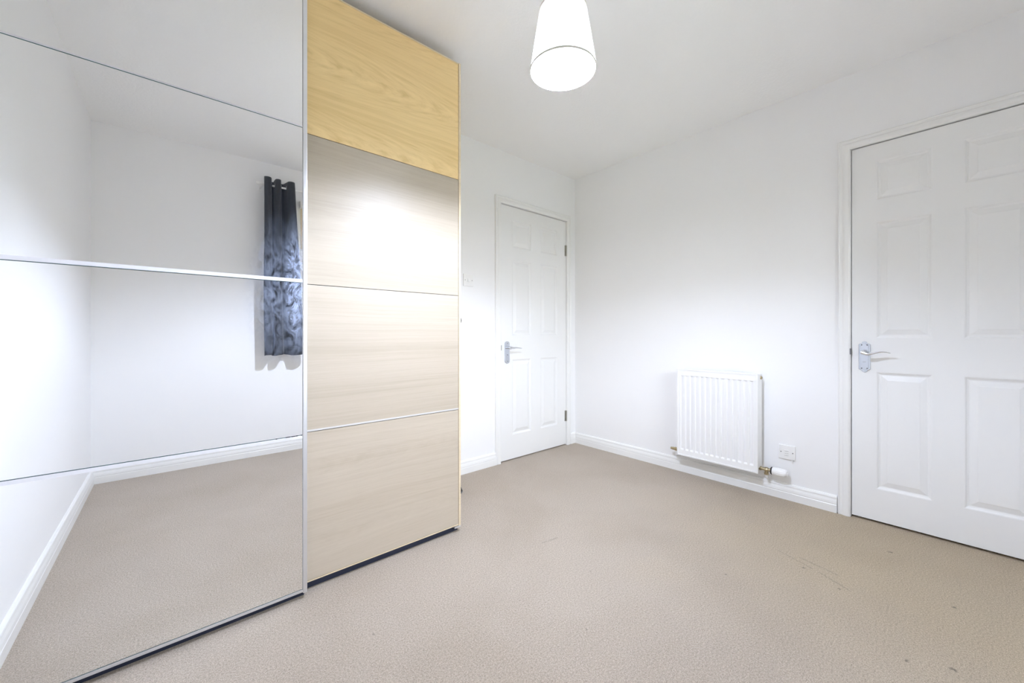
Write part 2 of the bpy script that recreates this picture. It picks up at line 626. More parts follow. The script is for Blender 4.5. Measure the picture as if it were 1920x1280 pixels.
def panel_door(name, place, a0, a1, z0, z1, cols, rows, label):
    """six panel moulded door; place(along, proud, z); face of the leaf is proud = 0 offset"""
    f0 = 0.000          # face offset from the wall plane

    def pbox(bm, u0, u1, d0, d1, v0, v1, bev=0):
        ps = [place(u, d, v) for u in (u0, u1) for d in (d0, d1) for v in (v0, v1)]
        xs, ys, zs = zip(*ps)
        box(bm, min(xs), max(xs), min(ys), max(ys), min(zs), max(zs), bev)

    bm = B()
    th = 0.035
    # stiles and rails
    us = [a0] + [c for col in cols for c in col] + [a1]
    for i in range(0, len(us), 2):
        pbox(bm, us[i], us[i + 1], f0 - th, f0, z0, z1)
    vs = [z0] + [r for row in rows for r in row] + [z1]
    for u0, u1 in cols:
        for i in range(0, len(vs), 2):
            pbox(bm, u0, u1, f0 - th, f0, vs[i], vs[i + 1])
    door = struct(name, bm, M['door'], label)
    for u0, u1 in cols:
        for v0, v1 in rows:
            bm = B()
            rings = []
            for off, d in ((0, 0.0), (0.004, -0.0012), (0.009, -0.006), (0.015, -0.0085), (0.019, -0.0085), (0.040, -0.0025), (0.0435, -0.0010), (0.050, -0.0008)):
                rings.append([bm.verts.new(place(u, f0 + d, v)) for u, v in ((u0 + off, v0 + off), (u1 - off, v0 + off), (u1 - off, v1 - off), (u0 + off, v1 - off))])
            back = [bm.verts.new(place(u, f0 - 0.030, v)) for u, v in ((u0, v0), (u1, v0), (u1, v1), (u0, v1))]
            rings.insert(0, back)
            for A, Bq in zip(rings, rings[1:]):
                for i in range(4):
                    j = (i + 1) % 4
                    bm.faces.new((A[i], A[j], Bq[j], Bq[i]))
            bm.faces.new(rings[-1])
            bm.faces.new(back[::-1])
            obj('panel', bm, M['door'], door)
    return door


P1 = lambda a, d, z: (a, YB - d, z)          # back wall: proud = towards the room
P2 = lambda a, d, z: (XR - d, a, z)          # right wall

trim1 = architrave('trim_1', P1, D1[0] - 0.004, D1[1] + 0.004, DZ1 + 0.004, 'white moulded architrave around the narrow door')
stop_lining(trim1, P1, D1[0], D1[1], DZ1)
door1 = panel_door('door_1', P1, D1[0], D1[1], 0.009, DZ1 - 0.002, [(2.041, 2.252), (2.361, 2.572)],
                   [(0.197, 0.797), (0.985, 1.590), (1.686, 1.908)], 'white six-panel door on the back wall, hinged on its right')
trim2 = architrave('trim_2', P2, D2[0] - 0.004, D2[1] + 0.004, DZ1 + 0.000, 'white moulded architrave around the nearer door')
stop_lining(trim2, P2, D2[0], D2[1], DZ1)
door2 = panel_door('door_2', P2, D2[0], D2[1], 0.012, DZ1 - 0.004, [(-0.216, -0.012), (0.089, 0.292)],
                   [(0.180, 0.799), (0.977, 1.592), (1.706, 1.914)], 'white six-panel door on the right wall, cut off by the frame')


def strip(pts2, place, d0, d1, bm):
    """prism of a 2-D outline (along, z) between two depths, front edge chamfered"""
    n = len(pts2)
    cx = sum(p[0] for p in pts2) / n
    cz = sum(p[1] for p in pts2) / n
    A = [bm.verts.new(place(u, d0, v)) for u, v in pts2]
    Bq = [bm.verts.new(place(u, d1 - 0.0015, v)) for u, v in pts2]
    Cq = [bm.verts.new(place(cx + (u - cx) * 0.93, d1, cz + (v - cz) * 0.98)) for u, v in pts2]
    for X, Y in ((A, Bq), (Bq, Cq)):
        for i in range(n):
            j = (i + 1) % n
            bm.faces.new((X[i], X[j], Y[j], Y[i]))
    bm.faces.new(A[::-1])
    bm.faces.new(Cq)
    return bm


# handle of the back door: rounded backplate, slim lever
cx_, zz0, zz1, hw = 1.985, 0.768, 0.941, 0.0235
out = []
for i in range(9):
    a = PI * i / 8
    out.append((cx_ + hw * math.cos(a), zz1 - hw * 0.8 + hw * 0.8 * math.sin(a)))
for i in range(9):
    a = PI + PI * i / 8
    out.append((cx_ + hw * math.cos(a), zz0 + hw * 0.8 + hw * 0.8 * math.sin(a)))
bm = B()
strip(out, P1, 0.0, 0.010, bm)
plate = obj('handle_plate', bm, M['chrome'], door1, label='round-ended satin chrome handle plate')
bm = B()
lathe(bm, [(0.0, -0.010), (0.0095, -0.010), (0.0095, -0.040), (0.011, -0.044), (0.011, -0.054), (0.0, -0.056)], (cx_, YB, 0.890), 'Y', 20)
tube(bm, [(cx_ - 0.006, YB - 0.049, 0.890), (cx_ + 0.03, YB - 0.050, 0.889), (cx_ + 0.055, YB - 0.051, 0.891), (cx_ + 0.085, YB - 0.051, 0.888), (cx_ + 0.112, YB - 0.050, 0.884)],
     [0.010, 0.0085, 0.0075, 0.0065, 0.0055], 12, [1, 0.9, 0.75, 0.6, 0.5])
obj('handle_lever', bm, M['chrome_bright'], plate, 40)
for v in (0.925, 0.785):
    bm = B()
    lathe(bm, [(0.0, -0.0120), (0.003, -0.0115), (0.0036, -0.0095)], (cx_, YB, v), 'Y', 12)
    obj('screw', bm, M['screw'], plate)
bm = B()
lathe(bm, [(0.0, -0.0108), (0.004, -0.0106), (0.004, -0.009)], (cx_, YB, 0.835), 'Y', 12)
obj('keyhole', bm, M['screw'], plate)

# hinges of the back door
for z0 in (1.700, 0.215):
    bm = B()
    for k in range(5):
        lathe(bm, [(0, z0 + k * 0.019 + 0.0006), (0.0058, z0 + k * 0.019 + 0.0006), (0.0058, z0 + (k + 1) * 0.019 - 0.0006), (0, z0 + (k + 1) * 0.019 - 0.0006)], (D1[1] + 0.0015, YB - 0.0065, 0), 'Z', 12)
    box(bm, D1[1] - 0.016, D1[1] - 0.001, YB - 0.0022, YB, z0, z0 + 0.095)
    obj('hinge', bm, M['steel'], door1, 40, label='steel butt hinge on the right edge')

# handle of the nearer door: ogee-ended backplate with raised border, swept lever
cy = 0.3375
zt, zb, hw = 0.960, 0.793, 0.0235
half = [(0.0235, 0.0), (0.0235, 0.020), (0.0205, 0.0215), (0.0150, 0.0245), (0.0105, 0.0290), (0.0070, 0.0345), (0.0, 0.0365)]


def ogee(k):
    top = [(x * k, (zt - 0.0365) + z * 1.0) for x, z in half]
    bot = [(x * k, (zb + 0.0365) - z * 1.0) for x, z in half]
    pts = [(cy + x, z) for x, z in top] + [(cy - x, z) for x, z in top[::-1][1:]]
    pts += [(cy - x, z) for x, z in bot] + [(cy + x, z) for x, z in bot[::-1][1:]]
    return pts


bm = B()
strip(ogee(1.0), P2, 0.0, 0.006, bm)
inner = [(cy + (u - cy) * 0.72, 0.8765 + (v - 0.8765) * 0.90) for u, v in ogee(1.0)]
strip(inner, P2, 0.004, 0.010, bm)
plate2 = obj('handle_plate', bm, M['chrome'], door2, label='ogee-ended satin chrome handle plate')
bm = B()
lathe(bm, [(0, -0.009), (0.0125, -0.009), (0.0115, -0.022), (0.0095, -0.030), (0.0095, -0.046), (0.011, -0.050), (0.010, -0.058), (0, -0.060)], (XR, cy, 0.902), 'X', 24)
pts, rad, fl = [], [], []
for i in range(15):
    s = i / 14
    pts.append((XR - 0.052 - 0.008 * math.sin(PI * s), cy + 0.006 - 0.110 * s, 0.901 - 0.0035 * math.sin(PI * s * 1.0) * (1 if s < .35 else 0) - 0.006 * math.sin(2 * PI * max(0, min(1, s))) * 0.9))
    rad.append(0.0100 - 0.0045 * s)
    fl.append(1.0 - 0.62 * s)
tube(bm, pts, rad, 14, fl)
obj('handle_lever', bm, M['chrome_bright'], plate2, 40)
for u, v in ((cy + 0.011, 0.940), (cy - 0.011, 0.940), (cy + 0.011, 0.815), (cy - 0.011, 0.815)):
    bm = B()
    lathe(bm, [(0.0, -0.0120), (0.0028, -0.0115), (0.0034, -0.0095)], (XR, u, v), 'X', 12)
    obj('screw', bm, M['screw'], plate2)
bm = B()
box(bm, XR - 0.0108, XR - 0.009, cy - 0.006, cy + 0.006, 0.8485, 0.8500)
obj('lock_slot', bm, M['screw'], plate2)
# latch seen in the gap beside the handles
bm = B()
box(bm, XR - 0.0175, XR - 0.004, D2[1] + 0.0005, D2[1] + 0.0062, 0.888, 0.920, 0.0005)
obj('latch_plate', bm, M['screw'], trim2, label='dark latch plate beside the handle')
bm = B()
box(bm, D1[0] - 0.0050, D1[0] - 0.0005, YB - 0.0168, YB - 0.004, 0.872, 0.912, 0.0005)
obj('latch_plate', bm, M['steel'], trim1, label='grey latch plate beside the handle')

# ------------------------------------------------------------ window behind the camera (mirror shows its edge)
yo = YF - 0.20
bm = B()
fw = 0.055
for (x0, x1, z0, z1) in ((wx0, wx0 + fw, wz0, wz1), (wx1 - fw, wx1, wz0, wz1), (wx0 + fw, wx1 - fw, wz0, wz0 + fw), (wx0 + fw, wx1 - fw, wz1 - fw, wz1),
                         ((wx0 + wx1) / 2 - 0.035, (wx0 + wx1) / 2 + 0.035, wz0 + fw, wz1 - fw)):
    box(bm, x0, x1, yo - 0.05, yo + 0.01, z0, z1, 0.004)
win = struct('window_1', bm, M['plastic'], 'white framed window behind the curtain')
for x0, x1 in ((wx0 + fw, (wx0 + wx1) / 2 - 0.035), ((wx0 + wx1) / 2 + 0.035, wx1 - fw)):
    bm = B()
    box(bm, x0 - 0.006, x1 + 0.006, yo - 0.030, yo - 0.024, wz0 + fw - 0.006, wz1 - fw + 0.006)
    obj('pane', bm, M['glass'], win)
bm = B()
box(bm, wx0 - 0.0, wx1 + 0.0, YF - 0.188, YF + 0.02, wz0, wz0 + 0.022, 0.005)
obj('sill_board', bm, M['gloss'], win)
bm = B()
box(bm, -40, 40, -60, YF - 0.4, -2.7, -2.6)
struct('ground', bm, mat('garden_green', (0.16, 0.19, 0.12), 0.9), 'grass ground outside the window')

# ------------------------------------------------------------ wardrobe
WX0, WX1 = -0.393, 1.107
YO = 1.665      # oak door face
YM = 1.629      # mirror face
ZT = 2.362
ward = thing('wardrobe', 'tall two-door sliding wardrobe, one door mirrored and one pale oak', 'wardrobe', ((WX0 + WX1) / 2, 2.0, 0.0))
for x0, x1 in ((WX0, WX0 + 0.018), (WX1 - 0.018, WX1)):
    bm = B()
    box(bm, x0, x1, YO + 0.034, YB - 0.004, 0.0, ZT, 0.0008)
    obj('side_panel', bm, M['oak_edge'], ward)
bm = B()
box(bm, WX0 + 0.018, WX1 - 0.018, YB - 0.012, YB - 0.004, 0.06, ZT)
obj('back_panel', bm, M['oak_edge'], ward)
bm = B()
box(bm, WX0 + 0.018, WX1 - 0.018, YO + 0.034, YB - 0.012, ZT - 0.018, ZT)
obj('top_panel', bm, M['oak_edge'], ward)
bm = B()
box(bm, WX0 + 0.018, WX1 - 0.018, YO + 0.034, YB - 0.012, 0.060, 0.078)
obj('bottom_panel', bm, M['oak_edge'], ward)
bm = B()
box(bm, WX0 + 0.004, WX1 - 0.004, YO + 0.023, YO + 0.034, 0.0, 0.045)
box(bm, WX0 + 0.004, 0.3855, YM + 0.026, YO + 0.023, 0.0, 0.021)  # front strip added to darken the gap under the mirrored door
obj('plinth_shade_strips', bm, M['plinth_shade'], ward, label='strips under the doors, shade painted in as navy')
bm = B()
box(bm, WX0 + 0.002, WX1 - 0.002, YO + 0.023, YO + 0.034, 2.300, ZT - 0.004)
obj('top_track', bm, M['alu'], ward)
bm = B()
box(bm, WX0 + 0.002, WX1 - 0.002, YO + 0.023, YO + 0.060, 0.046, 0.0595)
obj('bottom_track', bm, M['alu'], ward)

# oak door: frame, four veneered panels, thin joining strips
OX0, OX1 = 0.352, WX1
JO = [1.777, 1.192, 0.618]      # joints
ZB_O, ZT_O = 0.040, 2.366
bm = B()
box(bm, OX1 - 0.0115, OX1, YO - 0.002, YO + 0.022, 0.032, ZT_O, 0.0012)
box(bm, OX0, OX0 + 0.012, YO - 0.002, YO + 0.022, 0.032, ZT_O, 0.0012)
box(bm, OX0 + 0.012, OX1 - 0.0115, YO + 0.001, YO + 0.022, 0.034, ZB_O, 0.0005)
box(bm, OX0 + 0.012, OX1 - 0.0115, YO + 0.001, YO + 0.022, ZT_O - 0.006, ZT_O, 0.0005)
od = obj('sliding_door', bm, M['oak_edge'], ward, label='oak veneered sliding door at right')
zs = [ZB_O] + JO[::-1] + [ZT_O - 0.0065]
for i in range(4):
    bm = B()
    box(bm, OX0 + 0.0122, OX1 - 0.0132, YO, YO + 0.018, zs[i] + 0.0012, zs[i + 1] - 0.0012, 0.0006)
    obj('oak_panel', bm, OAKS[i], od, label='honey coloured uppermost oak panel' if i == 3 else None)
for k, z in enumerate(JO):
    bm = B()
    box(bm, OX0 + 0.0122, OX1 - 0.0132, YO + 0.003, YO + 0.019, z - 0.0012, z + 0.0012)
    obj('joint', bm, M['dark'], od)
    if k == 2:
        bm = B()
        box(bm, OX0 + 0.0122, OX1 - 0.0132, YO - 0.0015, YO + 0.0005, z + 0.0013, z + 0.0085, 0.0004)
        obj('joint_strip', bm, M['oak_strip'], od, label='pale metal strip along the lowest joint')
bm = B()
box(bm, OX1 - 0.035, OX1 - 0.0015, YO - 0.001, YO + 0.02, 0.022, 0.0318, 0.001)
obj('corner_cap', bm, M['alu'], od, label='small metal cap at the bottom corner')

# mirrored door in front
MX0, MX1 = WX0 + 0.004, 0.3900
JM = [1.777, 1.192, 0.619]
ZB_M, ZT_M = 0.0375, 2.362
bm = B()
box(bm, MX1 - 0.0145, MX1, YM - 0.003, YM + 0.024, 0.0225, ZT_M, 0.002)
box(bm, MX0, MX0 + 0.0145, YM - 0.003, YM + 0.024, 0.0225, ZT_M, 0.002)
box(bm, MX0 + 0.0145, MX1 - 0.0145, YM - 0.001, YM + 0.024, 0.0265, ZB_M - 0.001, 0.001)
box(bm, MX0 + 0.0145, MX1 - 0.0145, YM - 0.001, YM + 0.024, ZT_M - 0.010, ZT_M, 0.001)
md = obj('sliding_door', bm, M['alu'], ward, label='mirrored sliding door with slim aluminium frame')
zs = [ZB_M] + JM[::-1] + [ZT_M - 0.011]
for i in range(4):
    bm = B()
    box(bm, MX0 + 0.0150, MX1 - 0.0165, YM, YM + 0.005, zs[i] + 0.0012, zs[i + 1] - 0.0012)
    obj('mirror_panel', bm, M['mirror'], md)
    bm = B()
    box(bm, MX0 + 0.0150, MX1 - 0.0165, YM + 0.0001, YM + 0.0055, zs[i], zs[i] + 0.0012)
    obj('glass_edge', bm, M['glass_edge'], md, label='dark green edge of the glass')
bm = B()
box(bm, MX0 + 0.0145, MX1 - 0.0145, YM + 0.0055, YM + 0.020, 0.030, ZT_M - 0.006)
obj('backing_board', bm, M['dark'], md)
bm = B()
box(bm, MX1 - 0.0165, MX1 - 0.0145, YM - 0.0004, YM + 0.006, 0.030, ZT_M - 0.006)
obj('edge_gasket', bm, M['grey_line'], md)
for k, (z0, z1) in enumerate(((JM[0] + 0.0012, JM[0] + 0.006), (JM[1] + 0.001, JM[1] + 0.013), (JM[2] - 0.0125, JM[2] - 0.0015))):
    bm = B()
    box(bm, MX0 + 0.0150, MX1 - 0.0165, YM - 0.0010, YM + 0.0001, z0, z1, 0.0003)
    obj('joint_strip', bm, M['strip'], md)
for x0, x1 in ((0.286, 0.291), (0.318, 0.3335), (0.3365, 0.349), (0.351, 0.358), (0.368, 0.3725)):
    bm = B()
    box(bm, x0, x1, YM - 0.0013, YM + 0.0001, JM[2] - 0.0018, JM[2] + 0.0012)
    obj('worn_seal', bm, M['seal'], md)

# ------------------------------------------------------------ radiator
RX0, RX1 = 2.706, 2.787
RY0, RY1, RZ0, RZ1 = 0.8135, 1.320, 0.146, 0.754
rad = thing('radiator', 'white ribbed panel radiator low on the right wall with a thermostat valve', 'radiator', (RX1, (RY0 + RY1) / 2, RZ0))
bm = B()
# pressed front: 14 shallow flutes between flat margins
NF, pitch = 14, 0.0335
c0 = (RY0 + RY1) / 2 - (NF - 1) * pitch / 2
zi0, zi1 = RZ0 + 0.046, RZ1 - 0.046
prof = [(RY0 + 0.004, 0)]
for i in range(NF):
    c = c0 + i * pitch
    prof += [(c - 0.0115, 0.0), (c - 0.0080, 1.0), (c + 0.0080, 1.0), (c + 0.0115, 0.0)]
prof += [(RY1 - 0.004, 0)]
lev = [(RZ0 + 0.0035, 0), (zi0 - 0.006, 0), (zi0 + 0.004, 1), (zi1 - 0.001, 1), (zi1 + 0.0005, 0), (RZ1 - 0.0035, 0)]
grid = [[bm.verts.new((RX0 + 0.0085 * d * k, y, z)) for (y, d) in prof] for (z, k) in lev]
for a, b in zip(grid, grid[1:]):
    for i in range(len(prof) - 1):
        bm.faces.new((a[i], a[i + 1], b[i + 1], b[i]))
# rounded border and returns
box(bm, RX0 + 0.0012, RX0 + 0.012, RY0 + 0.0005, RY0 + 0.0042, RZ0, RZ1, 0.001)
box(bm, RX0 + 0.0012, RX0 + 0.012, RY1 - 0.0042, RY1 - 0.0005, RZ0, RZ1, 0.001)
box(bm, RX0 + 0.0012, RX0 + 0.012, RY0 + 0.0042, RY1 - 0.0042, RZ0, RZ0 + 0.0037, 0.001)
box(bm, RX0 + 0.0012, RX0 + 0.012, RY0 + 0.0042, RY1 - 0.0042, RZ1 - 0.0037, RZ1, 0.001)
obj('front_panel', bm, M['radiator'], rad)
# raised lip framing the face
bm = B()
for (y0, y1, z0, z1) in ((RY0, RY0 + 0.009, RZ0, RZ1), (RY1 - 0.009, RY1, RZ0, RZ1), (RY0 + 0.009, RY1 - 0.009, RZ0, RZ0 + 0.009), (RY0 + 0.009, RY1 - 0.009, RZ1 - 0.009, RZ1)):
    box(bm, RX0 - 0.0035, RX0 + 0.004, y0, y1, z0, z1, 0.0012)
obj('face_border', bm, M['radiator'], rad)
bm = B()
box(bm, RX1 - 0.012, RX1, RY0 + 0.006, RY1 - 0.006, RZ0 + 0.004, RZ1 - 0.004, 0.002)
obj('rear_panel', bm, M['radiator'], rad)
for y0, y1 in ((RY0 + 0.0015, RY0 + 0.003), (RY1 - 0.003, RY1 - 0.0015)):
    bm = B()
    box(bm, RX0 + 0.004, RX1 - 0.003, y0, y1, RZ0 + 0.028, RZ1 - 0.006, 0.0005)
    obj('side_cover', bm, M['radiator'], rad)
bm = B()
for k in range(36):
    y = RY0 + 0.018 + k * (RY1 - RY0 - 0.036) / 35
    box(bm, RX0 + 0.012, RX1 - 0.010, y - 0.0045, y + 0.0045, RZ1 - 0.010, RZ1 - 0.007)
box(bm, RX0 + 0.010, RX0 + 0.018, RY0 + 0.003, RY1 - 0.003, RZ1 - 0.010, RZ1 - 0.006)
box(bm, RX1 - 0.014, RX1 - 0.008, RY0 + 0.003, RY1 - 0.003, RZ1 - 0.010, RZ1 - 0.006)
obj('top_grille', bm, M['radiator'], rad)
# convector fins inside
bm = B()
for k in range(19):
    y = RY0 + 0.025 + k * 0.0253
    box(bm, RX0 + 0.012, RX1 - 0.012, y - 0.0006, y + 0.0006, RZ0 + 0.03, RZ1 - 0.03)
f = obj('convector_fins', bm, M['radiator'], rad)
for y in (RY0 + 0.09, RY1 - 0.09):
    bm = B()
    box(bm, RX1 - 0.002, XR - 0.0002, y - 0.015, y + 0.015, RZ0 + 0.04, RZ1 - 0.05, 0.001)
    obj('wall_bracket', bm, M['radiator'], rad)
bm = B()
lathe(bm, [(0, 0.003), (0.0105, 0.003), (0.0105, -0.004), (0.008, -0.006), (0.006, -0.006), (0.0055, -0.003), (0, -0.003)], (2.762, RY0, RZ1 - 0.027), 'Y', 8)
obj('bleed_plug', bm, M['brass'], rad, 30, label='small brass bleed plug on the right side')
# thermostatic valve on the camera side
VX, VZ = 2.757, 0.167
vb = B()
lathe(vb, [(0, 0.006), (0.0125, 0.006), (0.0125, -0.004), (0.009, -0.005), (0.009, -0.022), (0.0125, -0.023), (0.0135, -0.032), (0.0125, -0.040), (0.010, -0.042), (0.010, -0.050), (0.0135, -0.051), (0.0135, -0.059), (0, -0.060)],
      (VX, RY0, VZ), 'Y', 16)
lathe(vb, [(0, 0.012), (0.0105, 0.012), (0.0105, -0.016), (0.013, -0.017), (0.013, -0.030), (0.0085, -0.031), (0, -0.031)], (VX, RY0 - 0.032, VZ), 'Z', 8)
v_ = obj('valve_body', vb, M['brass'], rad, 30, label='brass valve body and tail')
bm = B()
lathe(bm, [(0, -0.056), (0.021, -0.056), (0.0225, -0.058), (0.0225, -0.062), (0.021, -0.064), (0, -0.064)], (VX, RY0, VZ), 'Y', 24)
obj('collar', bm, M['black'], v_, 40, label='black collar behind the white head')
hd = B()
lathe(hd, [(0, -0.064), (0.0225, -0.064), (0.0245, -0.068), (0.0258, -0.085), (0.0255, -0.105), (0.0240, -0.120), (0.0200, -0.133), (0.0150, -0.139), (0, -0.1395)], (VX, RY0, VZ), 'Y', 32)
vh = obj('valve_head', hd, M['plastic'], v_, 35, label='white ribbed thermostat head')
rb = B()
for k in range(14):
    a = 2 * PI * k / 14
    c, s = math.cos(a), math.sin(a)
    tube(rb, [(VX + 0.0252 * c, RY0 - 0.088, VZ + 0.0252 * s), (VX + 0.0248 * c, RY0 - 0.110, VZ + 0.0248 * s), (VX + 0.0222 * c, RY0 - 0.126, VZ + 0.0222 * s)], 0.0016, 6)
obj('grip_ribs', rb, M['plastic'], v_)
bm = B()
tube(bm, [(VX, RY0 - 0.032, VZ - 0.030), (VX, RY0 - 0.032, VZ - 0.040), (VX + 0.004, RY0 - 0.032, VZ - 0.049), (VX + 0.014, RY0 - 0.032, VZ - 0.054), (XR - 0.0005, RY0 - 0.032, VZ - 0.054)], 0.0078, 14)
obj('supply_pipe', bm, M['gloss'], rad, 40, label='white painted pipe bent back into the wall')
# lockshield valve on the far side
lb = B()
lathe(lb, [(0, -0.006), (0.0125, -0.006), (0.0125, 0.004), (0.009, 0.005), (0.009, 0.020), (0.0130, 0.021), (0.0135, 0.036), (0.011, 0.044), (0.011, 0.056), (0.009, 0.060), (0.009, 0.070), (0, 0.071)], (VX, RY1, VZ), 'Y', 10)
obj('lockshield_valve', lb, M['brass'], rad, 30, label='tarnished brass lockshield valve')
bm = B()
tube(bm, [(VX, RY1 + 0.031, VZ - 0.008), (VX, RY1 + 0.031, VZ - 0.036), (VX + 0.004, RY1 + 0.031, VZ - 0.047), (VX + 0.014, RY1 + 0.031, VZ - 0.052), (XR - 0.0005, RY1 + 0.031, VZ - 0.052)], 0.0078, 14)
obj('return_pipe', bm, M['gloss'], rad, 40)

# ------------------------------------------------------------ wall plates
sp = thing('fused_spur', 'white square fused outlet plate on the wall beside the radiator valve', 'socket', (XR, 0.6875, 0.243))
bm = B()
box(bm, XR - 0.011, XR, 0.645, 0.730, 0.243, 0.326, 0.0025, 3)
obj('face_plate', bm, M['plastic'], sp, 40)
for z0, z1 in ((0.2665, 0.2735), (0.2780, 0.2850), (0.2920, 0.2985)):
    bm = B()
    box(bm, XR - 0.0135, XR - 0.010, 0.678, 0.700, z0, z1, 0.001)
    q = obj('fuse_carrier', bm, M['plastic'], sp)
    bm = B()
    box(bm, XR - 0.0118, XR - 0.0105, 0.6785, 0.6995, z0 - 0.0016, z0 - 0.0002)
    obj('recess_line', bm, M['grey_line'], q)
for y in (0.6575, 0.7175):
    bm = B()
    lathe(bm, [(0, -0.0125), (0.003, -0.012), (0.0034, -0.0105)], (XR, y, 0.2845), 'X', 12)
    obj('screw', bm, M['screw'], sp)
bm = B()
tube(bm, [(XR - 0.006, 0.661, 0.246), (XR - 0.006, 0.661, 0.236), (XR - 0.005, 0.6605, 0.228), (XR - 0.003, 0.660, 0.224)], 0.0032, 10)
obj('cable_stub', bm, M['plastic'], sp, 40, label='short white cable stub under the plate')

sw = thing('light_switch', 'white square light switch on the back wall beside the oak wardrobe door', 'switch', (1.6165, YB, 1.343))
bm = B()
box(bm, 1.574, 1.660, YB - 0.010, YB, 1.343, 1.429, 0.0025, 3)
obj('face_plate', bm, M['plastic'], sw, 40)
bm = B()
c = (1.617, 1.388)
vs = [bm.verts.new(p) for p in ((c[0] - 0.008, YB - 0.0095, c[1] - 0.0145), (c[0] + 0.008, YB - 0.0095, c[1] - 0.0145), (c[0] + 0.008, YB - 0.0095, c[1] + 0.0145), (c[0] - 0.008, YB - 0.0095, c[1] + 0.0145),
                                (c[0] - 0.007, YB - 0.0155, c[1] - 0.0125), (c[0] + 0.007, YB - 0.0155, c[1] - 0.0125), (c[0] + 0.007, YB - 0.0115, c[1] + 0.0125), (c[0] - 0.007, YB - 0.0115, c[1] + 0.0125))]
for q in ((0, 1, 5, 4), (1, 2, 6, 5), (2, 3, 7, 6), (3, 0, 4, 7), (4, 5, 6, 7), (3, 2, 1, 0)):
    bm.faces.new([vs[i] for i in q])
obj('rocker', bm, M['plastic'], sw)
for x in (1.587, 1.647):
    bm = B()
    lathe(bm, [(0, -0.0115), (0.003, -0.011), (0.0034, -0.0095)], (x, YB, 1.386), 'Y', 12)
    obj('screw', bm, M['grey_line'], sw)

# dark round things glimpsed past the wardrobe edge
kb = thing('wall_hook', 'round black hook knob on the back wall just past the wardrobe edge', 'hook', (1.506, YB, 1.094))
bm = B()
lathe(bm, [(0, 0), (0.018, 0), (0.018, -0.003), (0.008, -0.008), (0.008, -0.018), (0.0, -0.018)], (1.506, YB, 1.094), 'Y', 24)
obj('backplate', bm, M['black'], kb, 40)
bm = B()
lathe(bm, [(0, -0.014), (0.022, -0.015), (0.034, -0.020), (0.037, -0.027), (0.034, -0.034), (0.020, -0.039), (0, -0.040)], (1.506, YB, 1.094), 'Y', 28)
obj('knob', bm, M['black'], kb, 50)
ds = thing('doorstop', 'small black rubber doorstop on the carpet behind the wardrobe corner', 'doorstop', (1.365, 2.085, 0.0))
bm = B()
lathe(bm, [(0, 0), (0.036, 0), (0.040, 0.004), (0.040, 0.014), (0.036, 0.022), (0.031, 0.034), (0.024, 0.045), (0.012, 0.050), (0, 0.051)], (1.352, 2.085, 0), 'Z', 28)
obj('rubber_body', bm, M['black'], ds, 50)
bm = B()
lathe(bm, [(0.0405, 0.006), (0.042, 0.008), (0.042, 0.012), (0.0405, 0.014)], (1.352, 2.085, 0), 'Z', 28)
obj('rim_band', bm, mat('worn_grey_rubber', (0.16, 0.17, 0.18), 0.5), ds, 50)

# ------------------------------------------------------------ pendant lamp
K = 1.30 / 1.45
LX, LY = 1.095 * K, 0.968 * K
ZS0, ZS1, R0, R1 = 1 + 0.975 * K, 1 + 1.192 * K, 0.1205 * K, 0.0875 * K


def zk(z):
    return 1 + (z - 1) * K


def pk(prof):
    return [(r * K, zk(z)) for r, z in prof]

lamp = thing('pendant_lamp', 'white tapered fabric pendant shade with a lit bulb hanging from the ceiling', 'lamp', (LX, LY, ZS0))
bm = B()
nseg = 72
vA = [bm.verts.new((LX + R0 * math.cos(2 * PI * i / nseg), LY + R0 * math.sin(2 * PI * i / nseg), ZS0)) for i in range(nseg)]
vB = [bm.verts.new((LX + R1 * math.cos(2 * PI * i / nseg), LY + R1 * math.sin(2 * PI * i / nseg), ZS1)) for i in range(nseg)]
for i in range(nseg):
    j = (i + 1) % nseg
    bm.faces.new((vA[i], vA[j], vB[j], vB[i]))
sh = obj('lamp_shade', bm, M['shade'], lamp, 30)
for r, z in ((R0, ZS0), (R1, ZS1)):
    bm = B()
    lathe(bm, [(r - 0.0012, z - 0.0012), (r + 0.0012, z - 0.0012), (r + 0.0010, z + 0.005), (r - 0.0014, z + 0.005), (r - 0.0012, z - 0.0012)], (LX, LY, 0), 'Z', nseg)
    obj('rim', bm, mat('shade_rim_tape', (0.70, 0.67, 0.60), 0.8), sh, 40)
# overlapped seam, on the right as seen from the camera
ang = math.radians(-62)
bm = B()
rows = []
for k in range(2):
    r_, z_ = ((R0, ZS0 + 0.005), (R1, ZS1 - 0.005))[k]
    rows.append([bm.verts.new((LX + (r_ + e) * math.cos(ang + da), LY + (r_ + e) * math.sin(ang + da), z_)) for da, e in ((-0.035, 0.0004), (-0.035, 0.0014), (0.035, 0.0014), (0.035, 0.0004))])
for i in range(4):
    j = (i + 1) % 4
    bm.faces.new((rows[0][i], rows[0][j], rows[1][j], rows[1][i]))
bm.faces.new(rows[0])
bm.faces.new(rows[1][::-1])
obj('seam', bm, M['shade'], sh)
bm = B()
lathe(bm, pk([(0, 2.004), (0.006, 2.0046), (0.012, 2.0065), (0.018, 2.0100), (0.0235, 2.0155), (0.0275, 2.0225), (0.0297, 2.030), (0.030, 2.036)]), (LX, LY, 0), 'Z', 32)
bulb = obj('bulb', bm, M['bulb'], lamp, 60)
bm = B()
lathe(bm, pk([(0.030, 2.036), (0.0297, 2.040), (0.0285, 2.047), (0.023, 2.058), (0.0165, 2.069), (0.0135, 2.080), (0.0135, 2.084), (0, 2.084)]), (LX, LY, 0), 'Z', 32)
obj('bulb_opaque_top', bm, M['plastic'], bulb, 60)  # upper half made opaque to hold the bulb's light off the ceiling
bm = B()
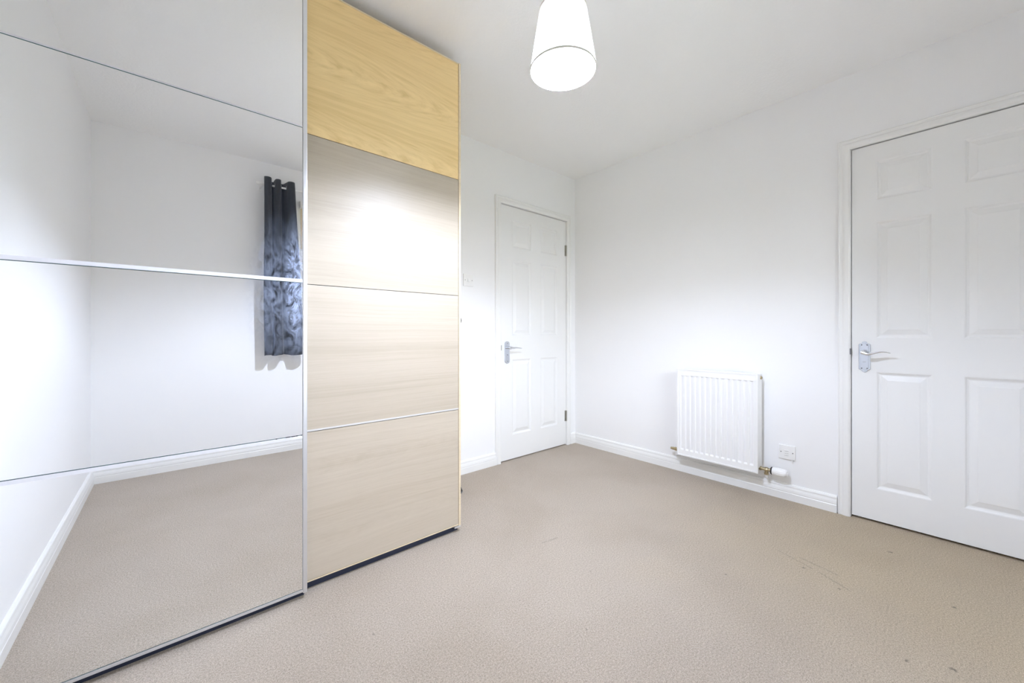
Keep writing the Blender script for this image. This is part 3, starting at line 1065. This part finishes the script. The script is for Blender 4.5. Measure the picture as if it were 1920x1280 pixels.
lathe(bm, pk([(0, 2.085), (0.0145, 2.085), (0.0205, 2.087), (0.0205, 2.118), (0.024, 2.120), (0.024, 2.126), (0.017, 2.128), (0.014, 2.150), (0.006, 2.160), (0, 2.160)]), (LX, LY, 0), 'Z', 24)
obj('bulb_holder', bm, M['plastic'], lamp, 40)
bm = B()
for k in range(3):
    a = 2 * PI * k / 3 + 0.4
    tube(bm, [(LX + 0.020 * math.cos(a), LY + 0.020 * math.sin(a), zk(2.123)), (LX + 0.060 * math.cos(a), LY + 0.060 * math.sin(a), zk(2.150)), (LX + (R1 - 0.001) * math.cos(a), LY + (R1 - 0.001) * math.sin(a), ZS1 - 0.002)], 0.0012, 6)
# unseen plate added across the shade's top to cut light on the ceiling
lathe(bm, [(0.018, ZS1 - 0.012), (0.064, ZS1 - 0.012), (0.064, ZS1 - 0.0108), (0.018, ZS1 - 0.0108), (0.018, ZS1 - 0.012)], (LX, LY, 0), 'Z', 32)
obj('spider_and_added_light_plate', bm, M['plastic'], lamp)
bm = B()
tube(bm, [(LX, LY, zk(2.158)), (LX, LY, ZC - 0.02)], 0.0032, 10)
obj('flex', bm, M['plastic'], lamp, 40)
bm = B()
lathe(bm, [(0, ZC), (0.040, ZC), (0.040, ZC - 0.006), (0.034, ZC - 0.014), (0.012, ZC - 0.026), (0.0, ZC - 0.027)], (LX, LY, 0), 'Z', 32)
obj('ceiling_rose', bm, M['plastic'], lamp, 40)

# ------------------------------------------------------------ curtain, rail and blind (seen in the mirror)
YR = YF + 0.100
ZR = 2.208
rail = thing('curtain_rail', 'white curtain pole over the window, seen in the mirror', 'curtain rail', (1.45, YF, ZR))
bm = B()
tube(bm, [(0.535, YR, ZR), (2.40, YR, ZR)], 0.0075, 14)
obj('pole', bm, M['curtain_rail'], rail, 40)
for x, s in ((0.535, -1), (2.40, 1)):
    bm = B()
    lathe(bm, [(0, 0), (0.011, 0), (0.013, s * 0.006), (0.011, s * 0.020), (0, s * 0.022)], (x, YR, ZR), 'X', 20)
    obj('finial', bm, M['curtain_rail'], rail, 40)
for x in (0.553, 2.35):
    bm = B()
    box(bm, x - 0.008, x + 0.008, YF, YF + 0.006, ZR - 0.035, ZR + 0.035, 0.002)
    box(bm, x - 0.005, x + 0.005, YF + 0.004, YR, ZR - 0.016, ZR - 0.008, 0.001)
    lathe(bm, [(0.0078, -0.005), (0.011, -0.005), (0.011, 0.005), (0.0078, 0.005)], (x, YR, ZR), 'X', 20)
    obj('bracket', bm, M['curtain_rail'], rail)

ctrl = [(0.004, 0.022), (0.000, 0.048), (0.022, 0.060), (0.046, 0.046), (0.056, 0.000), (0.064, -0.045), (0.078, -0.046), (0.078, 0.000), (0.082, 0.046), (0.100, 0.058), (0.116, 0.044), (0.122, 0.0),
        (0.130, -0.044), (0.148, -0.050), (0.160, 0.000), (0.170, 0.044), (0.192, 0.058), (0.214, 0.046), (0.224, 0.000), (0.222, -0.040)]


def crom(P, n):
    out = []
    for i in range(len(P) - 1):
        p0, p1, p2, p3 = P[max(i - 1, 0)], P[i], P[i + 1], P[min(i + 2, len(P) - 1)]
        for k in range(n):
            t = k / n
            out.append(tuple(0.5 * (2 * b + (c - a) * t + (2 * a - 5 * b + 4 * c - d) * t * t + (3 * b - a - 3 * c + d) * t ** 3) for a, b, c, d in zip(p0, p1, p2, p3)))
    out.append(P[-1])
    return out


cur = thing('curtain', 'charcoal eyelet curtain drawn aside by the window, seen in the mirror', 'curtain', (0.68, YR, 0.825))
sec = crom(ctrl, 5)
bm = B()
ZTOP, ZBOT, NR = 2.256, 0.822, 30
rows = []
for r in range(NR + 1):
    s = r / NR                       # 0 top, 1 bottom
    row = []
    for i, (x, d) in enumerate(sec):
        u = i / (len(sec) - 1)
        flare = 1.0 + 0.30 * s * max(0, (x - 0.09) / 0.13) + 0.05 * s
        amp = 1.0 - 0.22 * s + 0.06 * math.sin(5 * s + 9 * u)
        xx = 0.563 + x * flare + 0.004 * math.sin(7 * s + 12 * u) * s
        z = ZTOP + (ZBOT - ZTOP) * s
        if r == NR:
            z += 0.006 * math.sin(14 * u) + 0.006 * u
        row.append(bm.verts.new((xx, YR + d * amp + 0.006 * s, z)))
    rows.append(row)
for a, b in zip(rows, rows[1:]):
    for i in range(len(sec) - 1):
        bm.faces.new((a[i], a[i + 1], b[i + 1], b[i]))
cl = obj('curtain_cloth', bm, M['curtain'], cur, 60)
so = cl.modifiers.new('cloth_thickness', 'SOLIDIFY')
so.thickness = 0.0022
so.offset = 0.0
for x, d in ((0.056, 0), (0.078, 0), (0.122, 0), (0.160, 0), (0.224, 0)):
    bm = B()
    lathe(bm, [(0.0135, -0.0022), (0.020, -0.0022), (0.021, 0), (0.020, 0.0022), (0.0135, 0.0022), (0.0125, 0), (0.0135, -0.0022)], (0.563 + x, YR, ZR), 'X', 24)
    obj('eyelet', bm, M['chrome'], cur, 40)

bl = thing('roller_blind', 'cream roller blind half lowered over the window, seen in the mirror', 'blind', (1.464, YF, 1.72))
bm = B()
box(bm, wx0 - 0.025, wx1 + 0.025, YF, YF + 0.052, 2.088, 2.150, 0.006)
obj('cassette', bm, M['plastic'], bl, 40)
bm = B()
box(bm, wx0 - 0.018, wx1 + 0.018, YF + 0.020, YF + 0.0212, 1.735, 2.092)
obj('blind_fabric', bm, M['blind'], bl)
bm = B()
box(bm, wx0 - 0.018, wx1 + 0.018, YF + 0.014, YF + 0.027, 1.720, 1.736, 0.003)
obj('bottom_bar', bm, M['plastic'], bl, 40)
